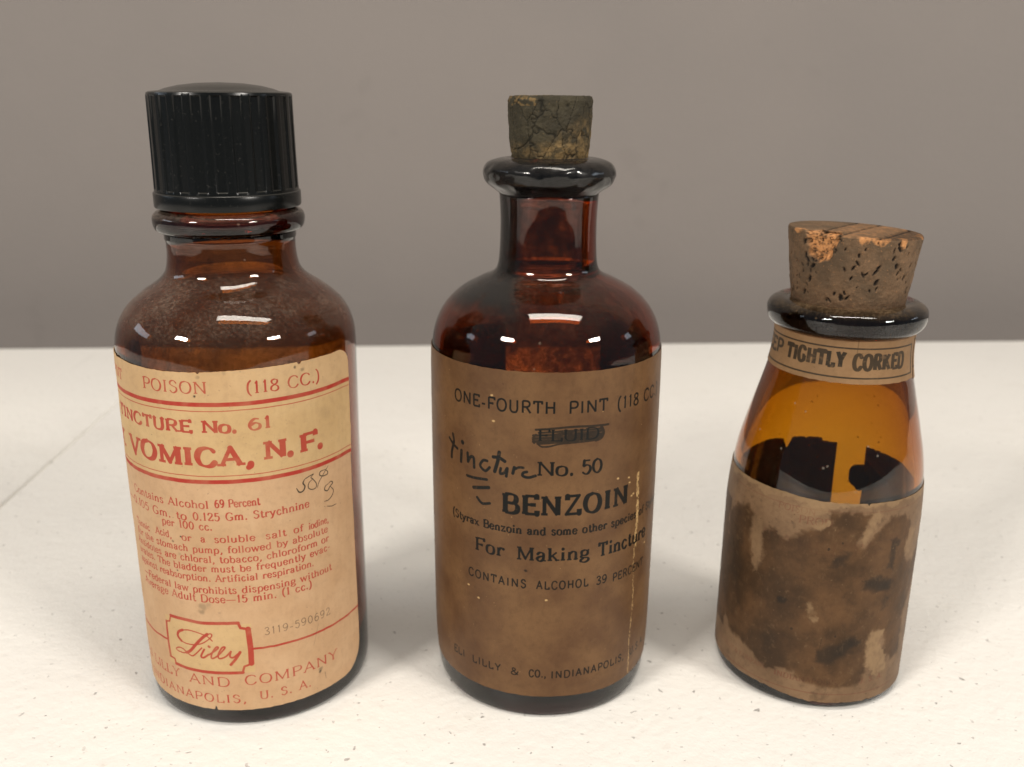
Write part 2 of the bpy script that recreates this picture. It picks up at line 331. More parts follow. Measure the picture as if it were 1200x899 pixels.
STROKES=[
('L',0,1,0.62,"-13.65,26.6 -9.27,26.75 -5.49,26.6 -1.34,26.79 2.79,26.87"),
('L',0,0,0.50,"2.79,26.87 3.22,25.6 4.47,25.25"),
('L',0,0,0.95,"4.78,25.21 4.89,22.45 4.98,19.91 4.88,16.49"),
('L',0,0,0.45,"4.87,16.37 3.33,15.88 2.9,14.5"),
('L',0,1,0.60,"-13.5,14.39 -8.85,14.16 -3.85,14.24 2.89,14.37"),
('L',0,0,0.40,"-15.14,15.76 -13.81,15.58 -13.5,14.39"),
('L',0,1,0.50,"-15.28,24.74 -15.35,22.12 -15.43,19.01 -15.14,15.76"),
('L',0,0,0.35,"-15.28,24.74 -14.21,25.04 -13.74,26.45"),
('L',0,1,0.26,"-3.21,22.31 -4.27,23.33 -6.02,23.86 -8.5,24.24 -10.43,23.9"),
('L',0,1,0.50,"-10.43,23.9 -11.62,23.16 -11.97,22.05 -11.08,21.03"),
('L',0,1,0.26,"-11.08,21.03 -9.99,20.67 -8.38,20.66 -6.3,21.12 -4.76,22.02 -3.48,23.16 -3.19,23.81 -3.5,24.08 -4.22,23.91"),
('L',0,1,0.55,"-4.22,23.91 -5.38,22.94 -7.04,21.17 -8.83,19.04 -10.01,18.25"),
('L',0,1,0.30,"-10.01,18.25 -11.18,17.94 -12.81,18.15 -12.9,18.58 -11.92,19.09 -10.77,18.95 -9.48,18.05 -8.44,17.77 -7.3,18.71 -5.9,20.22"),
('L',0,1,0.42,"-5.32,19.93 -6.24,18.14 -5.66,17.8 -4.36,18.78"),
('L',0,0,0.50,"-4.12,20.83 -4.03,20.77"),
('L',0,1,0.36,"-4.37,18.65 -2.37,20.23 -1.97,20.88 -2.55,20.72 -3.64,18.99 -3.75,17.83 -2.53,18.44 -0.79,20.3 -0.56,20.94 -1.21,20.67 -2.14,18.98 -2.01,17.97 -0.62,18.41 0.59,19.68"),
('L',0,1,0.40,"0.71,19.81 0.39,18.54 1.01,18.21 1.94,18.89 2.68,19.56"),
('L',0,1,0.50,"2.68,19.56 1.64,17.89 0.43,16.43"),
('L',1,1,0.20,"21.7,58.67 20.49,58.45 19.41,58.09"),
('L',1,1,0.30,"19.41,58.09 18.92,57.32 19.33,56.45 18.89,55.57 17.94,55.45 17.35,56.5"),
('L',1,1,0.20,"21.7,58.59 20.92,58.07 21.43,57.5 22.2,56.25 22.04,55.29 21,55.2 20.14,55.88 20.39,56.98 21.44,57.58"),
('L',1,1,0.16,"25.79,59.29 24.08,57.67 22.87,56.21 22.41,55.09"),
('L',1,1,0.22,"24.88,58.67 23.54,58.68 23.19,57.95 24.06,57.42 25.33,57.42 25.48,58.04 24.88,58.58"),
('L',1,1,0.24,"25.6,55.11 24.6,54.78 24.34,54.02 25.16,53.56 25.98,54.29 26.83,54.85 26.29,55.38 25.6,55.11"),
('L',1,1,0.20,"25.98,54.29 26.93,53.09 26.5,52.04 25.32,51.27 24.04,51.35"),
('L',1,1,0.17,"24.78,49.91 26.3,49.42 27.73,49.39"),
('L',1,0,0.20,"24.06,50.09 24.2,50.02"),
('M',1,1,0.60,"-23.5,66.47 -23.16,64.82 -23.97,62.46 -24.09,60.89"),
('M',1,1,0.50,"-24.91,65.23 -23.55,64.24 -21.93,63.54"),
('M',1,0,0.60,"-20.6,63.45 -20.8,60.83"),
('M',1,0,0.75,"-20.31,65.5 -20.22,65.39"),
('M',1,0,0.55,"-18.74,63.37 -18.62,61.43"),
('M',1,1,0.55,"-18.62,61.43 -17.87,62.67 -17.03,62.65 -16.9,60.48"),
('M',1,1,0.50,"-13.49,62.75 -14.5,62.65 -15.28,61.33 -14,60.35 -12.88,61.38"),
('M',1,1,0.65,"-10.62,65.2 -10.97,63.1 -11.67,60.69"),
('M',1,1,0.60,"-12.03,63.94 -10.62,63.96 -9.36,63.36"),
('M',1,1,0.50,"-10.27,61.62 -10.38,60.46 -9.46,60.72 -8.79,61.85 -9.01,59.99"),
('M',1,0,0.55,"-7.24,62.27 -7.56,60.87"),
('M',1,1,0.45,"-7.24,61.82 -6.15,62.39 -5.29,62.36"),
('M',1,1,0.50,"-4.53,61.51 -5.28,61.23 -5.38,60.53 -4.2,60.24 -2.72,60.72"),
('M',1,1,0.50,"-18.95,58.07 -17.2,58.07 -13.62,58.41"),
('M',1,0,0.62,"-17.08,55.76 -13.13,56.66"),
('M',1,1,0.50,"-16.13,53.65 -14.8,52.57 -12.89,53.01"),
('M',1,1,0.50,"-2.75,71.05 1.15,71.38 5.11,71.62 9.48,71.41 13.09,71.28"),
('M',1,0,0.50,"-2.12,70.4 2.95,70.74 11.32,70.65"),
('M',1,0,0.55,"-3.27,69.74 2.97,70.08 11.76,70.11"),
('M',1,0,0.60,"-3.26,69.08 1.19,69.36 11.78,69.43"),
('M',1,0,0.60,"-3.26,68.41 2.99,68.94 11.7,68.87"),
('M',1,0,0.55,"-2.35,67.98 3.01,68.42 11.2,68.37"),
('M',1,1,0.40,"-2.17,67.79 -1.45,67.3 0.15,67.4 3.01,67.99 10.19,68.18"),
('M',1,1,0.70,"11.41,71.02 11.94,69.7 11.4,68.53 10.19,68.18"),
('M',1,0,0.50,"-2.74,69.95 -3.36,69.17 -3.07,68.13"),
('M',1,0,1.00,"4.07,69.37 10.55,69.42"),
('M',1,0,0.80,"1.18,69.83 4.77,70.47"),
('R','stain',0,0.00,"-5.2,50.45 3.57,50.24 3.11,47.6 1.28,43.33 2.56,42.44 5.77,46.33 8.81,48.99 12.95,48.72 16.12,45.72 15.47,40.82 15.42,36.52 18.9,35.48 34.9,50 17.98,21.34 18.48,11.89 14.94,10.43 11.56,14.2 10.84,19.86 9.13,20.54 6.96,20.33 6.19,17.55 6.39,12.76 6.43,9.09 5.11,7.01 0.43,5.77 -4.12,6.39 -7.82,7.07 -9.74,9.1 -12.52,9.1 -15.09,7.61 -17.82,8.23 -20.24,10.55 -23.65,11.54 -27.42,11.98 -31.14,15.3 -33.44,19.97 -33.51,31.73 -32.57,41.81 -29.22,45.55 -24.5,46.69 -23.09,44.45 -23.29,38.91 -21.62,31.21 -19.76,34.9 -19.95,41.38 -17.91,43.86 -13.6,42.06 -11,44.87 -7.45,46.01 -5.49,47.95"),
('R','black',0,0.00,"0.27,42.08 -1.64,42.46 -3.86,39.15 -4.67,36.3 -2.81,36.06 -0.06,38.3"),
('R','black',0,0.00,"9,44.79 12.94,42.84 11.93,38.85 11.49,35.1 8.8,35.3 8.94,40.6"),
('R','black',0,0.00,"3.21,33.93 7.32,35.57 11.92,32.82 11.82,30.23 6.94,30.25 3.53,31.33"),
('R','black',0,0.00,"6.86,29.17 10.96,28.71 12.83,25.07 8.89,25.26"),
('R','black',0,0.00,"-14.6,27.18 -12.84,27.78 -11.98,26.95 -13.44,25.59 -14.86,25.53"),
('R','black',0,0.00,"-5.4,15.58 -1.88,18.22 2.81,20.42 5.13,18.84 2.47,14.61 -2.18,11.88 -5.61,11.91"),
('R','black',0,0.00,"-30.48,42.32 -24.61,42.73 -22.93,23.34 -24.29,14.49 -28.75,15.51 -31.85,30.26"),
('R','black',0,0.00,"-18.6,16.25 -14.57,20.25 -12.2,16.57 -14.76,11.01 -18.17,11.81"),
('R','pale',0,0.00,"3.57,50.24 5.56,50.89 6.24,49.17 3.81,45.28 2.48,43.08 1.42,43.74 2.79,47"),
('R','pale',0,0.00,"15.22,44.73 18.64,43.6 16.96,38.38 15.66,37.1 14.4,39.22"),
('R','pale',0,0.00,"10.84,19.86 9.13,20.54 6.96,20.33 6.19,17.55 6.39,12.76 9.49,8.38 13.51,8.9 11.56,14.2 9.69,17.02"),
('R','pale',0,0.00,"-7.96,47.58 -5.88,48.31 -5.4,47.13 -7.43,45.8 -8.93,46.36"),
('R','pale',0,0.00,"-8.41,27.45 -7.29,27.47 -5.62,23.59 -6.08,22.62 -7.49,23.68"),
('R','pale',0,0.00,"-23.11,44.66 -20.59,45.22 -19.87,35.96 -21.13,31.43 -23.05,36.8"),
('R','pale',0,0.00,"-13.28,48.89 -9.51,48.53 -5.73,50.38 -6.56,51.5 -11.63,51.37"),
]

def SC(p): return float(p.split()[0].split(',')[1]) > 66.9 and float(p.split()[0].split(',')[0]) > -5
def draw(r, bottle):
    for n, ch, sm, w, p in STROKES:
        if n == bottle and isinstance(ch, int): r.path(ch, _pts(p), w * (1.0 if (bottle == 'M' and SC(p)) else 1.3 if (bottle == 'M' or w > .45) else 1.12), bool(sm), val=(.95 if not (bottle == 'M' and SC(p)) else .8), taper=(w < .5 and bottle == 'L' and ch == 1))

# left bottle: R = red print, G = black ink and specks, B = dirt
PL = 18
RL = Raster(-46, 34.6, 3.4, 85.4, PL)
t = RL.text
t(0, 'ONE-FOURTH PINT', -52, -22.8, 79.4, 2.4, .17, .07, .10)
t(0, 'POISON', -14.4, .7, 79.5, 2.5, .17, .07, .10, 6)
t(0, '(118 CC.)', 8.2, 24.6, 79.1, 2.5, .17, .07, .10, 4)
RL.hline(0, 77.1, -46, 34.3, .92); RL.hline(0, 75.75, -46, 34.2, .21, .85)
t(0, 'TINCTURE', -27.2, -3.2, 71.1, 2.55, .33, .13, .12, 6)
t(0, 'No.', -1.1, 6.0, 71.1, 2.6, .33, .13, .12); t(0, '61', 8.1, 13.0, 71.3, 2.4, .30, .12, .12)
t(0, 'NUX', -39.5, -26.2, 63.6, 4.0, .36, .13, .13, 6)
t(0, 'VOMICA,', -22.2, 8.8, 63.8, 3.95, .36, .13, .13, 8)
t(0, 'N.', 11.0, 17.3, 64.4, 3.9, .36, .13, .13); t(0, 'F.', 18.7, 24.7, 64.4, 3.9, .36, .13, .13)
RL.hline(0, 61.5, -46, 34.3, .21, .85); RL.hline(0, 60.2, -46, 34.3, .92)
bt = dict(thick=.20, thin=.09, serif=.08, track=6)
t(0, 'Contains Alcohol', -22.9, -1.0, 54.2, 1.75, **bt); t(0, '69 Percent', .2, 9.4, 54.4, 1.75, **bt)
t(0, '=_0.105 Gm. to', -28.0, -6.2, 51.2, 1.75, **bt); t(0, '0.125 Gm. Strychnine', -4.8, 20.1, 51.4, 1.75, **bt)
t(0, 'per 100 cc.', -12.9, -.7, 49.2, 1.7, **bt)
t(0, 'Tannic', -23.9, -17.6, 46.1, 1.6, **bt); t(0, 'Acid,', -15.5, -10.6, 46.3, 1.6, **bt); t(0, 'or', -8.0, -5.6, 46.3, 1.6, **bt); t(0, 'a', -3.6, -2.5, 46.3, 1.6, **bt)
t(0, 'soluble', -.6, 7.9, 46.3, 1.6, **bt); t(0, 'salt', 10.0, 14.4, 46.2, 1.6, **bt); t(0, 'of', 16.0, 18.3, 46.2, 1.6, **bt); t(0, 'iodine,', 19.6, 25.0, 46.0, 1.6, **bt)
t(0, 'for the stomach pump, followed by absolute', -24.0, 24.6, 43.8, 1.6, **bt)
t(0, 'Antidotes are chloral, tobacco, chloroform or', -24.3, 24.7, 41.5, 1.6, **bt)
t(0, 'urates. The bladder must be frequently evac-', -24.0, 25.0, 39.3, 1.6, **bt)
t(0, 'against reabsorption. Artificial respiration.', -23.6, 20.3, 37.0, 1.6, **bt)
t(0, '_Federal law prohibits dispensing without', -22.6, 25.1, 34.1, 1.65, **bt)
t(0, 'Average Adult Dose_15 min. (1 cc.)', -22.9, 19.5, 31.9, 1.75, **bt)
t(1, '3119-590692', 8.1, 23.9, 23.2, 1.8, .085, .085, 0, 12, .85)
RL.hline(0, 20.0, -46, -15.9, .48); RL.hline(0, 20.1, 5.3, 34.0, .52)
t(0, 'ELI LILLY', -30.5, -12.8, 10.9, 2.3, .16, .07, .09, 6); t(0, 'AND', -10.1, -.1, 10.8, 2.3, .16, .07, .09, 10)
t(0, 'COMPANY', 3.0, 25.3, 11.1, 2.35, .16, .07, .09, 10)
t(0, 'INDIANAPOLIS,', -25.8, 3.1, 6.5, 2.05, .17, .07, .09, 12); t(0, 'U. S. A.', 6.0, 17.8, 7.0, 2.05, .17, .07, .09, 10)
draw(RL, 'L')
for s, h, r0, v in ((-4.6, 30.7, .9, .55), (-3.3, 31.2, .7, .4), (-5.0, 29.4, .7, .65), (-3.9, 31.9, .5, .3), (20.4, 10.4, .5, .8), (20.2, 9.7, .35, .8), (-2.0, 78.9, .30, .95), (20.2, 82.6, .45, .8),
                    (18.5, 83.4, .3, .7), (-1.0, 82.9, .4, .5), (4.2, 83.8, .4, .4), (25.6, 71.6, 1.5, .20), (-10.4, 45.6, .3, .6), (-8.2, 47.0, .22, .9), (-9, 42.8, .4, .35), (-6.5, 40.6, .4, .3), (-10.0, 38.7, .2, .9), (-1, 29.4, .3, .2)):
    RL.blob(1 if r0 < .4 else 2, s, h, r0, r0 * .9, v, seed=int(abs(s * 7)))
rs = np.random.RandomState(5)
for i in range(230):
    s, h = rs.uniform(-40, 34), rs.uniform(4, 85); r0 = rs.uniform(.05, .15)
    RL.seg(1, (s, h), (s + rs.uniform(-.2, .2), h + rs.uniform(-.2, .2)), r0, r0, val=rs.uniform(.2, .6))
RL.seg(1, (19.0, 17.2), (20.5, 22.2), .12, .1, val=.35); RL.seg(1, (21.5, 8.9), (21.7, 7.2), .2, .1, val=.5)
f = fbm(RL, 3.0, 20); RL.L[0] *= np.clip(.85 + .6 * (f - .3), .75, 1)
f = fbm(RL, .6, 40, 3); RL.L[0] *= np.clip(1.25 - 1.0 * np.clip(f - .55, 0, 1), .6, 1)
IM_L = RL.image('label_print_left')

# middle bottle: R = black print, G = pen ink, B = scratches down to clean paper
RM = Raster(-74, 68, 4.6, 83.9, 16)
t = RM.text
sn = dict(thick=.165, thin=.165, serif=0)
t(0, 'ONE-FOURTH', -22.8, 1.4, 74.6, 2.6, track=10, **sn); t(0, 'PINT', 3.9, 12.9, 74.5, 2.6, track=10, **sn); t(0, '(118 CC.)', 15.2, 31.5, 74.1, 2.6, track=8, **sn)
t(0, 'FLUID', -2.4, 11.0, 68.6, 2.5, .2, .07, .1)
t(0, 'No.', -2.5, 5.6, 60.8, 3.1, .22, .10, .1); t(0, '50', 7.0, 12.0, 60.8, 3.1, .22, .10, .1)
t(0, 'BENZOIN', -9.9, 19.5, 51.7, 4.35, .28, .115, .085, 12)
t(0, '(Styrax Benzoin and some other species of Styrax)', -23.9, 35.6, 47.0, 1.85, .24, .12, .09, 8)
t(0, 'For', -16.8, -9.4, 40.9, 3.1, .22, .10, .1, 8); t(0, 'Making', -6.6, 9.6, 40.8, 3.1, .22, .10, .1, 8); t(0, 'Tincture', 11.7, 27.9, 40.6, 3.2, .22, .10, .1, 8)
t(0, 'CONTAINS', -18.8, -4.4, 34.0, 1.95, track=18, **sn); t(0, 'ALCOHOL', -2.2, 9.5, 33.9, 1.95, track=18, **sn); t(0, '39', 11.4, 14.3, 33.7, 1.95, track=10, **sn); t(0, 'PERCENT', 15.9, 27.4, 33.3, 1.95, track=12, **sn)
t(0, 'ELI', -24.5, -20.4, 11.6, 1.85, track=16, **sn); t(0, 'LILLY', -18.0, -10.2, 11.6, 1.85, track=16, **sn); t(0, '&', -7.9, -5.9, 11.5, 1.7, **sn); t(0, 'CO.,', -3.6, .3, 11.4, 1.85, track=14, **sn)
t(0, 'INDIANAPOLIS,', 1.4, 21.0, 11.1, 1.85, track=16, **sn); t(0, 'U.S.A.', 23.2, 31, 11.0, 1.85, track=16, **sn)
draw(RM, 'M')
rs = np.random.RandomState(8)
h = 57.8
while h > 6:
    dens = 1 if (h > 40) else .55
    s = 23.2 + .25 * np.sin(h * .3) - (57.8 - h) * .004
    for q in range(3 if dens == 1 else 1):
        a = rs.uniform(-.45, .45) * dens; l = rs.uniform(.1, .9); w = rs.uniform(.1, .42) * (1 if dens == 1 else .6)
        if rs.rand() < .8: RM.seg(2, (s + a, h), (s + a + rs.uniform(-.12, .12), h - l), w, w * .6, val=rs.uniform(.55, 1))
    h -= rs.uniform(.15, .5)
for s, hh in ((16.2, 58.2), (19.6, 57.6), (19.9, 56.3), (21.4, 53.2), (20.8, 52.9), (27.8, 38.8), (-16, 29), (-18.8, 31.4), (-12.4, 77.6), (0, 31.2), (-12, 72)):
    RM.blob(2, s, hh, .32, .2, .9, seed=int(hh))
for i in range(260):
    s, h = rs.uniform(-45, 45), rs.uniform(5, 83); r0 = rs.uniform(.05, .13)
    RM.seg(2 if rs.rand() < .35 else 1, (s, h), (s + rs.uniform(-.2, .2), h + rs.uniform(-.2, .2)), r0, r0, val=rs.uniform(.2, .6))
RM.blob(1, -4.6, 38.2, .35, .3, .8)
f = fbm(RM, 1.2, 60, 3); RM.L[0] *= np.clip(1.25 - .8 * np.clip(f - .5, 0, 1), .7, 1.1)
f = fbm(RM, .5, 70, 3); RM.L[1] *= np.clip(1.35 - 1.5 * np.clip(f - .45, 0, 1), .5, 1.05)
IM_M = RM.image('label_print_middle')

# right bottle: R = faded print, G = brown stain (.5) and black soot (1), B = bare pale paper
RR = Raster(-82, 56, 1.2, 53.4, 16)
for n, ch, sm, w, p in STROKES:
    if n == 'R' and ch == 'stain': RR.poly(1, _pts(p), .5, 1.1, .6, 1.0, 3)
for k, (a, b) in enumerate(((-32, -64), (24, 62))):       # stain goes on round the back
    RR.poly(1, [(a, 44), (a, 12), (b, 9), (b, 49)], .5, .4, 1.5, 4.0, 9 + k)
PV = [.65, .55, .8, .75, .45, .25, .5]
i = 0
for n, ch, sm, w, p in STROKES:
    if n == 'R' and ch == 'black': RR.poly(1, _pts(p), (.92, .95, 1, .8, .9, .97, .72, .74)[i], (1.6, 1.4, 1.7, 1.5, .5, 2.0, 3.2, 2.0)[i], .8, 1.5, 20 + i); i += 1
    if n == 'R' and ch == 'pale': RR.poly(2, _pts(p), PV.pop(0), .4, .5, .8, 40 + len(PV))
P_ = RR.L[2]
f = fbm(RR, 1.3, 80, 4); P_ *= np.clip(2.2 * f - .15, 0, 1)
RR.L[1] *= 1 - .9 * P_
# top edge: bare paper fibre
X, Y = np.meshgrid(np.arange(RR.w) / RR.ppm + RR.s0, np.arange(RR.h) / RR.ppm + RR.h0)
edge = np.clip((Y - (51.3 + 1.6 * (vnoise(X, Y * 0, 3, 90) - .5) + .8 * (vnoise(X, Y, .6, 91) - .5))) * 3, 0, 1) * (.55 + .5 * vnoise(X, Y, 1.2, 92))
RR.L[2] = np.maximum(RR.L[2], np.clip(edge, 0, 1) * .85)
t = RR.text
t(0, 'POISON', -17.0, -8.6, 49.0, 1.5, .15, .06, .09, 6, .5); t(0, 'PROD.', -12.0, -4.0, 46.8, 1.8, .15, .06, .09, 6, .6)
t(0, 'TABLETS', -20, 6, 40, 3.0, .2, .08, .1, 6, .22); t(0, 'No. 114', 9, 17, 42, 2.6, .2, .08, .1, 6, .35)
t(0, 'ELI LILLY & COMPANY,', -33, -15.6, 7.4, 1.25, .15, .07, .09, 8, .5); t(0, 'INDIANAPOLIS,', -13.9, .6, 7.0, 1.3, .19, .08, .09, 10, .75); t(0, 'U. S. A.', 5.4, 12.5, 7.0, 1.3, .17, .08, .09, 12, .8)
RR.hline(0, 4.4, -60, 60, .2, .55); RR.hline(0, 50.4, -60, 60, .16, .35)
RR.path(1, [(-4.2, 19.5), (-4.6, 16), (-5.2, 13.5)], .12, val=.9)
for s, h, r0 in ((-5.0, 41.5, .33), (-2.2, 43.2, .3), (-1.5, 19.8, .25), (-11, 20.2, .3)): RR.blob(1, s, h, r0, r0 * 1.2, 1.0, .4, seed=4)
rs = np.random.RandomState(11)
for i in range(420):
    s, h = rs.uniform(-45, 45), rs.uniform(2, 52); r0 = rs.uniform(.05, .16)
    RR.seg(2 if rs.rand() < .3 else 1, (s, h), (s + rs.uniform(-.3, .3), h + rs.uniform(-.2, .2)), r0, r0, val=rs.uniform(.3, .8))
IM_R = RR.image('label_print_right')

# neck label of the right bottle; s here is degrees * 0.2
RN = Raster(-62, 12, 77.5, 88.6, 24, 3)
t = RN.text
gk = dict(thick=.205, thin=.17, serif=0)
t(0, 'KEEP', -23.6, -14.7, 81.8, 3.1, track=8, **gk)
t(0, 'TIGHTLY', -13.4, -3.3, 81.6, 3.3, track=14, **gk); t(0, 'CORKED', -2.0, 7.3, 81.2, 3.3, track=14, **gk)
for (a, b) in (((-61, 86.3), (9.7, 85.7)), ((-61, 80.0), (10.1, 79.2)), ((9.7, 85.7), (10.1, 79.2))):
    RN.seg(0, a, b, .36, .36, val=.95)
RN.seg(1, (-1.6, 82), (-1.5, 88), .1, .2, val=.5)
for i in range(90):
    s, h = rs.uniform(-30, 12), rs.uniform(77.6, 88.5); r0 = rs.uniform(.05, .14)
    RN.seg(1, (s, h), (s + rs.uniform(-.2, .2), h + rs.uniform(-.1, .1)), r0, r0, val=rs.uniform(.3, .7))
f = fbm(RN, .8, 95, 3); RN.L[0] *= np.clip(1.2 - 1.3 * np.clip(f - .45, 0, 1), .4, 1)
IM_N = RN.image('label_print_neck')

# ------------------------------------------------------------------ materials
def mat_glass(name, color, density, dust=0.25, dust_col=(.30, .25, .20), dust_lo=60, dust_hi=95, bump=.04, rough=.02, grime=None):
    """amber glass: clear interface, colour from absorption inside, dust on the upward faces"""
    N = NT(name); co = N.obj()
    wav = N.noise(co, 45, 2, .5); fine = N.noise(co, 1500, 3, .7); blot = N.noise(co, 70, 5, .65)
    bp = N.n('Bump', {'Height': wav, 'Strength': bump * 6, 'Distance': .0006})
    gl = N.n('BsdfGlass', {'Color': (1, 1, 1, 1), 'IOR': 1.5, 'Roughness': rough, 'Normal': bp.outputs[0]})
    df = N.n('BsdfDiffuse', {'Color': dust_col + (1,), 'Roughness': .8})
    geo = N.n('NewGeometry'); sep = N.n('SeparateXYZ', {0: geo.outputs['Normal']})
    up = N.ramp(sep.outputs[2], .02, .75, 0, 1)
    sp = N.ramp(fine, .40, .66, .30, 1); bl = N.ramp(blot, .36, .66, .18, 1)
    z = N.n('SeparateXYZ', {0: co}).outputs[2]
    zz = N.ramp(z, dust_lo * 1e-3, dust_hi * 1e-3, .0, 1)
    m = N.math('MULTIPLY', N.math('MULTIPLY', up, sp), N.math('MULTIPLY', bl, zz))
    m = N.math('ADD', N.math('MULTIPLY', m, dust), N.math('MULTIPLY', N.ramp(fine, .60, .74), .05), True)
    vor = N.n('TexVoronoi', {'Vector': co, 'Scale': 420.0}).outputs['Distance']
    fl = N.math('MULTIPLY', N.ramp(vor, .16, .10, 0, 1), N.ramp(N.noise(co, 210, 1), .58, .63))
    m = N.math('MAXIMUM', m, N.math('MULTIPLY', fl, .35))
    mx = N.n('MixShader', {0: m, 1: gl.outputs[0], 2: df.outputs[0]})
    if grime:                      # dried dark drips down one side
        xs = N.n('SeparateXYZ', {0: co}).outputs[0]
        g = N.math('MULTIPLY', N.ramp(xs, grime[0] + .0022, grime[0] - .0022), N.math('MULTIPLY', N.ramp(z, grime[1] - .002, grime[1] + .002), N.ramp(N.math('ADD', N.noise(co, 260, 5, .7), N.math('MULTIPLY', blot, .5)), .52, .80)))
        gd = N.n('BsdfPrincipled', {'Base Color': (.016, .015, .014, 1), 'Roughness': .20, 'Specular IOR Level': .3})
        mx = N.n('MixShader', {0: N.math('MULTIPLY', g, grime[2]), 1: mx.outputs[0], 2: gd.outputs[0]})
    N.link(mx.outputs[0], N.out.inputs[0])
    va = N.n('VolumeAbsorption', {'Color': color + (1,), 'Density': density})
    N.link(va.outputs[0], N.out.inputs[1])
    return N.m

def mat_label(name, im, base, tint, inks, size, mottle=.25, third=None, band=None, stains=None, trans=.12, rough=.62, spec=.16):
    N = NT(name); co = N.obj()
    uv = N.n('UVMap').outputs[0]
    tx = N.n('TexImage', {'Vector': uv}, image=im, interpolation='Cubic')
    ch = N.n('SeparateColor', {0: tx.outputs[0]}).outputs
    n1 = N.noise(co, 90, 5, .6); n2 = N.noise(co, 600, 4, .65); n3 = N.noise(co, 2600, 2, .6)
    c = N.mix(N.ramp(n1, .30, .72), base, tint)
    if band:                       # printed tint outside the band between the rules and the name plate
        z = N.n('SeparateXYZ', {0: co}).outputs[2]
        inb = N.math('MULTIPLY', N.ramp(z, .0602, .0603, 0, 1, False), N.ramp(z, .0770, .0771, 1, 0, False))
        inb = N.math('MAXIMUM', inb, N.ramp(z, .0771, .0772, 0, .6, False))
        u = N.n('SeparateXYZ', {0: uv}).outputs[0]
        bx = N.math('MULTIPLY', N.ramp(u, band[0], band[0] + .004, 0, 1), N.ramp(u, band[1], band[1] + .004, 1, 0))
        bz = N.math('MULTIPLY', N.ramp(z, .0142, .0144, 0, 1), N.ramp(z, .0264, .0266, 1, 0))
        inb = N.math('MAXIMUM', inb, N.math('MULTIPLY', bx, bz))
        c = N.mix(inb, c, N.mix(N.ramp(n1, .3, .7), band[2], band[3]))
    c = N.mix(N.math('MULTIPLY', N.ramp(n2, .45, .75), mottle), c, tuple(x * .62 for x in tint))
    c = N.mix(N.math('MULTIPLY', N.ramp(n3, .5, .8), mottle * .6), c, tuple(x * .55 for x in base))
    if stains: c = stains(N, c, ch, co, n1, n2)
    else:
        c = N.mix(N.math('MULTIPLY', ch[2], .9 if third[1] else .8), c, third[0])
        c = N.mix(ch[0], c, inks[0]); c = N.mix(ch[1], c, inks[1])
    p = N.n('BsdfPrincipled', {'Base Color': c, 'Roughness': rough, 'Specular IOR Level': spec})
    N.link(N.n('Bump', {'Height': N.math('ADD', n2, N.math('MULTIPLY', n1, 2.0)), 'Strength': .35, 'Distance': .00012}).outputs[0], p.inputs['Normal'])
    tr = N.n('BsdfTranslucent', {'Color': c})
    mx = N.n('MixShader', {0: trans, 1: p.outputs[0], 2: tr.outputs[0]})
    N.link(mx.outputs[0], N.out.inputs[0])
    return N.m

LAB_L = mat_label('aged_cream_label', IM_L, (.57, .372, .215), (.51, .318, .174), ((.39, .042, .028), (.03, .026, .02)), 1,
                  third=((.16, .12, .07), 0), band=((-15.6 + 46) / 80.6, (5.4 + 46) / 80.6, (.59, .405, .205), (.525, .35, .168)), mottle=.22)
LAB_M = mat_label('brown_varnished_label', IM_M, (.155, .082, .036), (.098, .048, .022), ((.006, .006, .005), (.008, .009, .008)), 1,
                  third=((.55, .36, .16), 1), mottle=.3, rough=.42, trans=.04)
def r_stain(N, c, ch, co, n1, n2):
    fad = N.mix(N.math('MULTIPLY', ch[0], .95, True), c, (.13, .035, .02))
    brown = N.mix(N.ramp(n1, .3, .7), (.108, .055, .024), (.046, .025, .012))
    brown = N.mix(N.math('MULTIPLY', ch[0], .6), brown, (.06, .02, .012))
    n3 = N.noise(co, 120, 5, .7)
    g = N.math('ADD', ch[1], N.math('MULTIPLY', N.math('SUBTRACT', n3, .5), .38))
    c = N.mix(N.ramp(g, .02, .50), fad, brown)
    c = N.mix(N.math('MULTIPLY', N.ramp(g, .38, 1.15), .82), c, (.012, .011, .009))
    fib = N.n('TexNoise', {'Vector': N.obj(scale=(1, 1, .5)), 'Scale': 1300.0, 'Detail': 3.0, 'Roughness': .7}).outputs['Fac']
    grn = N.noise(co, 380, 6, .75)
    c = N.mix(N.math('MULTIPLY', N.ramp(fib, .54, .78), .20), c, (.20, .125, .065))
    c = N.mix(N.math('MULTIPLY', N.ramp(grn, .50, .72), .42), c, (.030, .018, .011))
    c = N.mix(N.math('MULTIPLY', N.ramp(grn, .44, .28), .30), c, (.19, .115, .058))
    return N.mix(N.math('MULTIPLY', N.math('MULTIPLY', ch[2], N.ramp(fib, .25, .55, .55, 1)), .8), c, (.27, .175, .09))
LAB_R = mat_label('stained_label', IM_R, (.205, .125, .068), (.135, .080, .043), None, 1, stains=r_stain, mottle=.35, rough=.5, trans=.02)
LAB_N = mat_label('tan_neck_label', IM_N, (.27, .16, .08), (.21, .12, .056), ((.03, .022, .014), (.06, .04, .02)), 1, third=((.1, .08, .05), 0), mottle=.3, rough=.5, trans=.04)

